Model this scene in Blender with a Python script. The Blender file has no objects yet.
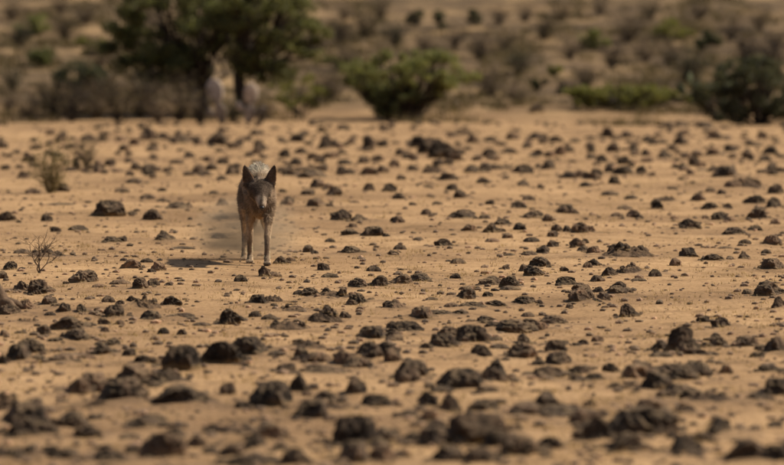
import bpy, bmesh, math, random
import numpy as np
from mathutils import Vector, Matrix, noise as mnoise

# ------------------------------------------------------------------ camera
scene = bpy.context.scene
C = scene.collection
W0, H0 = 784.0, 465.0           # size of the photograph
F = 4791.0                      # focal length in photograph pixels
YH = 25.0                       # horizon row
CAM_H = 2.0
PITCH = math.atan((H0 / 2 - YH) / F)
cam_d = bpy.data.cameras.new('camera')
cam = bpy.data.objects.new('camera', cam_d)
C.objects.link(cam)
cam.location = (0, 0, CAM_H)
cam.rotation_euler = (math.pi / 2 - PITCH, 0, 0)
cam_d.sensor_width = 36.0
cam_d.lens = F * 36.0 / W0
cam_d.clip_start = 0.5
cam_d.clip_end = 6000
cam_d.dof.use_dof = True
cam_d.dof.focus_distance = 37.5
cam_d.dof.aperture_fstop = 2.45
scene.camera = cam

# ------------------------------------------------------------------ world, sun, exposure
SUN_EL = math.radians(47)
SUN_AZ = math.radians(75)       # measured from +Y (away from camera) towards +X (right)
world = bpy.data.worlds.new('World')
scene.world = world
world.use_nodes = True
wn = world.node_tree
sky = wn.nodes.new('ShaderNodeTexSky')
sky.sky_type = 'NISHITA'
sky.sun_disc = False
sky.sun_elevation = SUN_EL
sky.sun_rotation = SUN_AZ
sky.dust_density = 2.5
bgn = wn.nodes['Background']
bgn.inputs['Strength'].default_value = 0.05
wn.links.new(sky.outputs[0], bgn.inputs['Color'])
sd = bpy.data.lights.new('sun', 'SUN')
sun = bpy.data.objects.new('sun', sd)
C.objects.link(sun)
sd.energy = 3.6
sd.angle = math.radians(0.6)
sd.color = (1.0, 0.90, 0.75)
sv = Vector((math.sin(SUN_AZ) * math.cos(SUN_EL), math.cos(SUN_AZ) * math.cos(SUN_EL), math.sin(SUN_EL)))
sun.rotation_euler = sv.to_track_quat('Z', 'Y').to_euler()
sun.location = (20, 30, 30)
vs = scene.view_settings
vs.view_transform = 'Standard'
vs.look = 'None'
vs.exposure = 0.66
vs.gamma = 1.0
vs.use_curve_mapping = False

R = random.Random(7)
NR = np.random.default_rng(11)
KZ = F / 6533.0

# ------------------------------------------------------------------ helpers
def ramp01(t):
    t = np.clip(t, 0, 1)
    return t * t * (3 - 2 * t)

def gz(x, y):
    """height of the terrain"""
    x = np.asarray(x, float); y = np.asarray(y, float)
    u = (0.010 * np.sin(1.9 * x + 0.7 * y + 0.4) * np.sin(1.3 * y - 0.6 * x)
         + 0.007 * np.sin(3.7 * x - 1.1 * y + 2.0) * np.cos(2.9 * y + 1.3 * x)
         + 0.022 * np.sin(0.52 * x + 0.21 * y + 1.0) * np.sin(0.33 * y + 0.5)
         + 0.016 * np.sin(0.9 * x - 0.4 * y + 4.0) * np.sin(0.62 * y + 0.3 * x))
    z_ = y / KZ
    d = np.clip(z_ - 136, 0, None)
    dq = np.minimum(d, 90)
    hill = 0.034 * dq + 0.0004 * dq * dq
    far = np.clip(d - 90, 0, None)
    hill = hill + 14 * (1 - np.exp(-far * 0.106 / 14))
    lump = ramp01(d / 30) * (0.10 * np.sin(0.55 * x + 0.3 * y) * np.sin(0.21 * y - 0.35 * x + 1)
                             + 0.05 * np.sin(1.4 * x - 0.5 * y + 2) * np.sin(0.6 * y + 0.7 * x))
    fade = np.exp(-np.clip(np.abs(x) - 60, 0, None) / 60) 
    return u * fade + hill + lump * fade

CP, SP = math.cos(PITCH), math.sin(PITCH)
def ray(px, py):
    a = (px - W0 / 2) / F
    b = -(py - H0 / 2) / F
    return np.array([a, CP + b * SP, -SP + b * CP])

def at(px, py):
    """the point of the terrain seen at a photograph pixel"""
    d = ray(px, py)
    t, step = 10.0, 0.25
    while t < 900:
        p = np.array([0, 0, CAM_H]) + d * t
        if p[2] < float(gz(p[0], p[1])):
            lo, hi = t - step, t
            for _ in range(18):
                m = (lo + hi) / 2
                p = np.array([0, 0, CAM_H]) + d * m
                if p[2] < float(gz(p[0], p[1])): hi = m
                else: lo = m
            t = hi
            break
        t += step
    p = np.array([0, 0, CAM_H]) + d * t
    return p

def npmesh(name, V, Fc, smooth=False):
    """V (n,3), Fc (m,k) all faces with k corners"""
    V = np.asarray(V, np.float32); Fc = np.asarray(Fc, np.int32)
    me = bpy.data.meshes.new(name)
    m, k = Fc.shape
    me.vertices.add(len(V)); me.vertices.foreach_set('co', V.ravel())
    me.loops.add(m * k); me.loops.foreach_set('vertex_index', Fc.ravel())
    me.polygons.add(m)
    me.polygons.foreach_set('loop_start', np.arange(0, m * k, k, dtype=np.int32))
    me.polygons.foreach_set('loop_total', np.full(m, k, np.int32))
    me.polygons.foreach_set('use_smooth', np.full(m, smooth, bool))
    me.update(calc_edges=True)
    me.validate()
    return me

def obj(name, me, mat=None, parent=None, loc=None):
    o = bpy.data.objects.new(name, me)
    C.objects.link(o)
    if mat is not None and me is not None:
        me.materials.clear(); me.materials.append(mat)
    if parent is not None: o.parent = parent
    if loc is not None: o.location = loc
    return o

def tag(o, label=None, cat=None, group=None, kind=None):
    if label: o['label'] = label
    if cat: o['category'] = cat
    if group: o['group'] = group
    if kind: o['kind'] = kind
    return o

def tubes(paths, k=5):
    """list of (points, radii) -> V, tri faces"""
    V, Fc = [], []
    for pts, rad in paths:
        pts = [Vector(p) for p in pts]
        base = len(V)
        n = len(pts)
        for i, p in enumerate(pts):
            t = (pts[min(i + 1, n - 1)] - pts[max(i - 1, 0)])
            if t.length < 1e-7: t = Vector((0, 0, 1))
            t.normalize()
            up = Vector((0, 1, 0)) if abs(t.y) < 0.9 else Vector((1, 0, 0))
            a = t.cross(up).normalized(); b = a.cross(t)
            for j in range(k):
                an = 2 * math.pi * j / k
                V.append(p + (a * math.cos(an) + b * math.sin(an)) * rad[i])
        for i in range(n - 1):
            for j in range(k):
                q0 = base + i * k + j; q1 = base + i * k + (j + 1) % k
                Fc.append((q0, q1, q1 + k)); Fc.append((q0, q1 + k, q0 + k))
        V.append(pts[-1]); e = len(V) - 1
        for j in range(k):
            Fc.append((base + (n - 1) * k + j, base + (n - 1) * k + (j + 1) % k, e))
    return np.array([tuple(v) for v in V]), np.array(Fc)

# ------------------------------------------------------------------ materials
def newmat(name):
    m = bpy.data.materials.new(name)
    m.use_nodes = True
    nt = m.node_tree
    b = nt.nodes['Principled BSDF']
    return m, nt, b

def N(nt, kind, **kw):
    n = nt.nodes.new(kind)
    for k, v in kw.items():
        setattr(n, k, v)
    return n

def noise_node(nt, vec, scale, detail=6, rough=0.6):
    n = N(nt, 'ShaderNodeTexNoise')
    n.inputs['Scale'].default_value = scale
    n.inputs['Detail'].default_value = detail
    n.inputs['Roughness'].default_value = rough
    nt.links.new(vec, n.inputs['Vector'])
    return n.outputs['Fac']

def ramp(nt, fac, stops):
    r = N(nt, 'ShaderNodeValToRGB')
    els = r.color_ramp.elements
    while len(els) < len(stops): els.new(0.5)
    for e, (p, c) in zip(els, stops):
        e.position = p
        e.color = (*c, 1) if len(c) == 3 else c
    nt.links.new(fac, r.inputs['Fac'])
    return r.outputs['Color']

def mix(nt, fac, a, b, mode='MIX'):
    m = N(nt, 'ShaderNodeMix', data_type='RGBA', blend_type=mode)
    if isinstance(fac, (int, float)): m.inputs[0].default_value = fac
    else: nt.links.new(fac, m.inputs[0])
    for s, v in ((6, a), (7, b)):
        if isinstance(v, tuple): m.inputs[s].default_value = (*v, 1)
        else: nt.links.new(v, m.inputs[s])
    return m.outputs[2]

def mathn(nt, op, a, b=None, clamp=False):
    m = N(nt, 'ShaderNodeMath', operation=op, use_clamp=clamp)
    for i, v in enumerate((a, b)):
        if v is None: continue
        if isinstance(v, (int, float)): m.inputs[i].default_value = v
        else: nt.links.new(v, m.inputs[i])
    return m.outputs[0]

def bump(nt, b, h, strength, dist):
    n = N(nt, 'ShaderNodeBump')
    n.inputs['Strength'].default_value = strength
    n.inputs['Distance'].default_value = dist
    nt.links.new(h, n.inputs['Height'])
    nt.links.new(n.outputs[0], b.inputs['Normal'])

def mat_ground():
    m, nt, b = newmat('sandy_soil')
    g = N(nt, 'ShaderNodeNewGeometry')
    pos = g.outputs['Position']
    big = noise_node(nt, pos, 0.35, 4, 0.55)
    mid = noise_node(nt, pos, 2.2, 6, 0.65)
    fine = noise_node(nt, pos, 28, 6, 0.7)
    c = ramp(nt, mid, [(0.30, (0.215, 0.138, 0.072)), (0.46, (0.385, 0.245, 0.128)), (0.72, (0.478, 0.316, 0.172))])
    c2 = ramp(nt, big, [(0.34, (0.66, 0.63, 0.61)), (0.60, (1.06, 1.04, 1.0))])
    c = mix(nt, 1.0, c, c2, 'MULTIPLY')
    c3 = ramp(nt, fine, [(0.36, (0.45, 0.42, 0.40)), (0.5, (1, 1, 1)), (0.70, (1.25, 1.22, 1.18))])
    c = mix(nt, 0.9, c, c3, 'MULTIPLY')
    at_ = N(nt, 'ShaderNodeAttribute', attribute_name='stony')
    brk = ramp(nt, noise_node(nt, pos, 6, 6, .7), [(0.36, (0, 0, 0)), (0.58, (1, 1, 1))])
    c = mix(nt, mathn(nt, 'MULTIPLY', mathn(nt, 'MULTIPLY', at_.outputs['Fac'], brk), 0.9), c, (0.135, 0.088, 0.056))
    # the hillside soil is a browner, stonier earth
    sep = N(nt, 'ShaderNodeSeparateXYZ'); nt.links.new(pos, sep.inputs[0])
    mr = N(nt, 'ShaderNodeMapRange'); mr.inputs[1].default_value = 134 * KZ; mr.inputs[2].default_value = 146 * KZ
    nt.links.new(sep.outputs[1], mr.inputs[0])
    wob = mathn(nt, 'ADD', mr.outputs[0], mathn(nt, 'MULTIPLY', mathn(nt, 'SUBTRACT', big, 0.5), 1.2), clamp=True)
    inhill = mathn(nt, 'MULTIPLY', wob, mathn(nt, 'GREATER_THAN', sep.outputs[1], 128 * KZ))
    hillc = ramp(nt, noise_node(nt, pos, 0.7, 6, 0.6), [(0.3, (0.060, 0.042, 0.026)), (0.50, (0.125, 0.084, 0.046)), (0.66, (0.29, 0.190, 0.096))])
    c = mix(nt, inhill, c, hillc)
    nt.links.new(c, b.inputs['Base Color'])
    b.inputs['Roughness'].default_value = 0.95
    b.inputs['Specular IOR Level'].default_value = 0.1
    h = mathn(nt, 'ADD', mathn(nt, 'MULTIPLY', fine, 0.5), mid)
    bump(nt, b, h, 0.7, 0.035)
    return m

def mat_rock(name, island=False, dusty=0.8, tint=1.0):
    m, nt, b = newmat(name)
    tc = N(nt, 'ShaderNodeTexCoord')
    g = N(nt, 'ShaderNodeNewGeometry')
    oi = N(nt, 'ShaderNodeObjectInfo')
    pos = g.outputs['Position']
    rnd = g.outputs['Random Per Island'] if island else oi.outputs['Random']
    n1 = noise_node(nt, pos, 7, 8, 0.7)
    n2 = noise_node(nt, pos, 26, 6, 0.7)
    dark = (0.024 * tint, 0.019 * tint, 0.016 * tint); brown = (0.220 * tint, 0.152 * tint, 0.102 * tint)
    c = ramp(nt, n1, [(0.36, dark), (0.48, (0.088 * tint, 0.065 * tint, 0.046 * tint)), (0.64, brown)])
    c = mix(nt, 0.75, c, ramp(nt, n2, [(0.35, (0.5, 0.5, 0.52)), (0.6, (1.15, 1.1, 1.05))]), 'MULTIPLY')
    c = mix(nt, 1.0, c, ramp(nt, rnd, [(0, (0.55, 0.56, 0.58)), (0.6, (0.95, 0.92, 0.9)), (1, (1.8, 1.6, 1.45))]), 'MULTIPLY')
    # wind-blown dust settled on the flat tops
    sep = N(nt, 'ShaderNodeSeparateXYZ'); nt.links.new(g.outputs['Normal'], sep.inputs[0])
    top = N(nt, 'ShaderNodeMapRange'); top.inputs[1].default_value = 0.25; top.inputs[2].default_value = 0.85
    nt.links.new(sep.outputs[2], top.inputs[0])
    pat = ramp(nt, noise_node(nt, pos, 11, 5, 0.7), [(0.40, (0, 0, 0)), (0.62, (1, 1, 1))])
    f = mathn(nt, 'MULTIPLY', mathn(nt, 'MULTIPLY', top.outputs[0], pat), dusty)
    c = mix(nt, f, c, (0.25, 0.170, 0.094))
    if not island:
        # soil banked against the foot
        sp = N(nt, 'ShaderNodeSeparateXYZ'); nt.links.new(tc.outputs['Object'], sp.inputs[0])
        ft = mathn(nt, 'ADD', sp.outputs[2], mathn(nt, 'MULTIPLY', noise_node(nt, pos, 8, 4, .6), 0.55))
        fr = N(nt, 'ShaderNodeMapRange'); fr.inputs[1].default_value = 0.62; fr.inputs[2].default_value = 0.40
        nt.links.new(ft, fr.inputs[0])
        c = mix(nt, fr.outputs[0], c, (0.26, 0.172, 0.085))
    nt.links.new(c, b.inputs['Base Color'])
    b.inputs['Roughness'].default_value = 0.9
    b.inputs['Specular IOR Level'].default_value = 0.15
    bump(nt, b, mathn(nt, 'ADD', n1, mathn(nt, 'MULTIPLY', n2, 0.5)), 0.9, 0.05)
    return m

def mat_mound():
    m, nt, b = newmat('stony_earth')
    g = N(nt, 'ShaderNodeNewGeometry'); pos = g.outputs['Position']
    n1 = noise_node(nt, pos, 9, 7, 0.7); n2 = noise_node(nt, pos, 30, 5, 0.7)
    c = ramp(nt, n1, [(0.34, (0.060, 0.043, 0.032)), (0.50, (0.150, 0.100, 0.064)), (0.68, (0.300, 0.192, 0.108))])
    c = mix(nt, 0.7, c, ramp(nt, n2, [(0.35, (0.55, 0.54, 0.53)), (0.6, (1.1, 1.08, 1.05))]), 'MULTIPLY')
    nt.links.new(c, b.inputs['Base Color'])
    b.inputs['Roughness'].default_value = 0.95
    b.inputs['Specular IOR Level'].default_value = 0.1
    bump(nt, b, mathn(nt, 'ADD', n1, n2), 0.9, 0.04)
    return m

def mat_leaf(name, c1, c2, trans=0.42):
    m, nt, b = newmat(name)
    g = N(nt, 'ShaderNodeNewGeometry')
    oi = N(nt, 'ShaderNodeObjectInfo')
    tc = N(nt, 'ShaderNodeTexCoord')
    f = mathn(nt, 'MULTIPLY', mathn(nt, 'ADD', g.outputs['Random Per Island'], noise_node(nt, tc.outputs['Object'], 2.2, 3)), 0.5)
    c = ramp(nt, f, [(0.25, c1), (0.75, c2)])
    nt.links.new(c, b.inputs['Base Color'])
    b.inputs['Roughness'].default_value = 0.7
    b.inputs['Specular IOR Level'].default_value = 0.2
    tr = N(nt, 'ShaderNodeBsdfTranslucent')
    nt.links.new(mix(nt, 1.0, c, (1.15, 1.2, 0.7), 'MULTIPLY'), tr.inputs['Color'])
    ms = N(nt, 'ShaderNodeMixShader'); ms.inputs[0].default_value = trans
    out = nt.nodes['Material Output']
    nt.links.new(b.outputs[0], ms.inputs[1]); nt.links.new(tr.outputs[0], ms.inputs[2])
    nt.links.new(ms.outputs[0], out.inputs['Surface'])
    return m

def mat_bark(name, c1, c2, sc=14):
    m, nt, b = newmat(name)
    tc = N(nt, 'ShaderNodeTexCoord')
    n1 = noise_node(nt, tc.outputs['Object'], sc, 6, 0.65)
    nt.links.new(ramp(nt, n1, [(0.35, c1), (0.68, c2)]), b.inputs['Base Color'])
    b.inputs['Roughness'].default_value = 0.9
    b.inputs['Specular IOR Level'].default_value = 0.15
    bump(nt, b, n1, 0.6, 0.02)
    return m

M = {
    'ground': mat_ground(),
    'rock': mat_rock('dark_basalt'),
    'rock_stuff': mat_rock('dark_basalt_chips', island=True),
    'rock_black': mat_rock('black_basalt', dusty=0.35, tint=0.5),
    'mound': mat_mound(),
    'gravel': mat_rock('brown_gravel', island=True, dusty=0.8, tint=2.6),
    'grass': mat_leaf('straw_grass', (0.24, 0.155, 0.075), (0.42, 0.29, 0.145), 0.3),
    'acacia': mat_leaf('acacia_leaf', (0.042, 0.052, 0.026), (0.225, 0.218, 0.092)),
    'acacia2': mat_leaf('acacia_leaf_light', (0.060, 0.067, 0.028), (0.235, 0.220, 0.088)),
    'bush': mat_leaf('bush_leaf', (0.10, 0.108, 0.046), (0.32, 0.30, 0.12)),
    'olive': mat_leaf('olive_leaf', (0.095, 0.098, 0.030), (0.26, 0.235, 0.075)),
    'greyleaf': mat_leaf('grey_leaf', (0.036, 0.038, 0.025), (0.125, 0.120, 0.072)),
    'dryleaf': mat_leaf('withered_leaf', (0.070, 0.052, 0.028), (0.200, 0.148, 0.076), 0.25),
    'darkscrub': mat_leaf('dark_withered_leaf', (0.030, 0.024, 0.020), (0.110, 0.080, 0.056), 0.15),
    'strawleaf': mat_leaf('straw_leaf', (0.15, 0.12, 0.055), (0.30, 0.23, 0.11), 0.3),
    'bark': mat_bark('dark_bark', (0.022, 0.017, 0.013), (0.075, 0.056, 0.042)),
    'twig': mat_bark('dry_twig', (0.070, 0.050, 0.036), (0.190, 0.140, 0.100)),
    'deadwood': mat_bark('dead_wood', (0.050, 0.034, 0.024), (0.19, 0.122, 0.074), 9),
    'cactus': mat_bark('cactus_skin', (0.055, 0.066, 0.036), (0.150, 0.155, 0.085), 6),
    'cactus_pale': mat_bark('pale_cactus_skin', (0.24, 0.185, 0.14), (0.70, 0.57, 0.46), 8),
}

# ------------------------------------------------------------------ the ground
def coords(dense, lo, hi, growth=1.22):
    """dense list extended outwards to lo / hi with growing steps"""
    a = list(dense); s = a[1] - a[0]; v = a[0]; pre = []
    while v > lo:
        s *= growth; v -= s; pre.append(v)
    s = a[-1] - a[-2]; v = a[-1]; post = []
    while v < hi:
        s *= growth; v += s; post.append(v)
    return np.array(pre[::-1] + a + post)

# ------------------------------------------------------------------ rock shapes
def rock_mesh(seed, style, sub=4):
    r = random.Random(seed)
    bm = bmesh.new()
    bmesh.ops.create_icosphere(bm, subdivisions=sub, radius=1.0)
    V = np.array([v.co[:] for v in bm.verts])
    off = Vector((r.uniform(-50, 50), r.uniform(-50, 50), r.uniform(-50, 50)))
    # broken faces
    for _ in range(r.randint(9, 14)):
        n = np.array([r.gauss(0, 1), r.gauss(0, 1), r.gauss(0, 0.8)]); n /= np.linalg.norm(n)
        d = r.uniform(0.48, 0.86)
        s = V @ n
        V = V - np.outer(np.clip(s - d, 0, None) * 0.75, n)
    if style == 'lumpy':
        for k in range(4):
            c = np.array([r.uniform(-.8, .8), r.uniform(-.6, .6), r.uniform(-.1, .55)])
            dd = np.linalg.norm(V - c, axis=1, keepdims=True)
            V = V + (V - c) / (dd + .2) * np.exp(-(dd / 0.40) ** 2) * r.uniform(.18, .42)
    out = np.empty_like(V)
    rough = 0.30 if style == 'jagged' else 0.21
    for i, v in enumerate(V):
        p = Vector(v)
        a = mnoise.fractal(p * 1.4 + off, 1.0, 2.1, 3)
        bq = mnoise.fractal(p * 4.2 + off, 0.8, 2.1, 4)
        ri = 1 - abs(mnoise.noise(p * 2.6 + off * 1.7)) * 2
        cq = mnoise.noise(p * 9.0 + off)
        out[i] = v * (1 + rough * a + 0.16 * bq + 0.10 * ri + 0.05 * cq)
    V = out
    low = V[:, 2] < -0.20
    V[low, 2] = -0.20 + (V[low, 2] + 0.20) * 0.12
    # weathered rocks taper towards the top and spread into the soil at the foot
    zt = np.clip((V[:, 2] + 0.15) / (V[:, 2].max() + 0.15), 0, 1)
    fl = {'round': 0.10, 'jagged': 0.16, 'lumpy': 0.16, 'flat': 0.35}[style]
    V[:, :2] *= (1 + fl * (1 - zt) ** 2 - 0.16 * zt)[:, None]
    # blunt the peaks into domes
    zn = np.clip((V[:, 2] + 0.2) / (V[:, 2].max() + 0.2), 0, 1)
    V[:, 2] = 1 - (1 - zn) ** 1.25 + np.minimum(V[:, 2] + 0.2, 0)
    mn, mx = V.min(0), V.max(0)
    V[:, :2] = (V[:, :2] - (mn + mx)[:2] / 2) / (mx - mn)[:2]
    V[:, 2] = (V[:, 2] - mn[2]) / (mx[2] - mn[2])
    for v, c in zip(bm.verts, V): v.co = c
    bm.normal_update()
    me = bpy.data.meshes.new('rock')
    bm.to_mesh(me); bm.free()
    me.materials.append(M['rock'])
    return me

ROCKS = {s: [rock_mesh(100 * k + i, s) for i in range(9)] for k, s in enumerate(('round', 'jagged', 'lumpy', 'flat'))}
SMALL = [rock_mesh(900 + i, 'round', 2) for i in range(5)]

def mound_mesh(seed):
    r = random.Random(seed)
    off = Vector((r.uniform(-50, 50), r.uniform(-50, 50), 3))
    n = 34
    V, Fc = [], []
    for j in range(n + 1):
        for i in range(n + 1):
            x = i / n * 2 - 1; y = j / n * 2 - 1
            rr = math.hypot(x, y) * (1 + 0.28 * mnoise.noise(Vector((x * 1.5, y * 1.5, 0)) + off))
            h = max(0.0, 1 - rr ** 2) ** 0.8
            p = Vector((x * 2.6, y * 2.6, 0)) + off
            h *= 0.58 + 0.5 * (1 - abs(mnoise.noise(p)) * 2) * 0.6 + 0.28 * mnoise.fractal(p * 2.3, 0.8, 2.1, 4)
            V.append((x / 2, y / 2, h - 0.07))
    for j in range(n):
        for i in range(n):
            a = j * (n + 1) + i
            Fc.append((a, a + 1, a + n + 2, a + n + 1))
    me = npmesh('soil', np.array(V), np.array(Fc), True)
    me.materials.append(M['mound'])
    return me

MOUNDS = [mound_mesh(40 + i) for i in range(6)]

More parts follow.
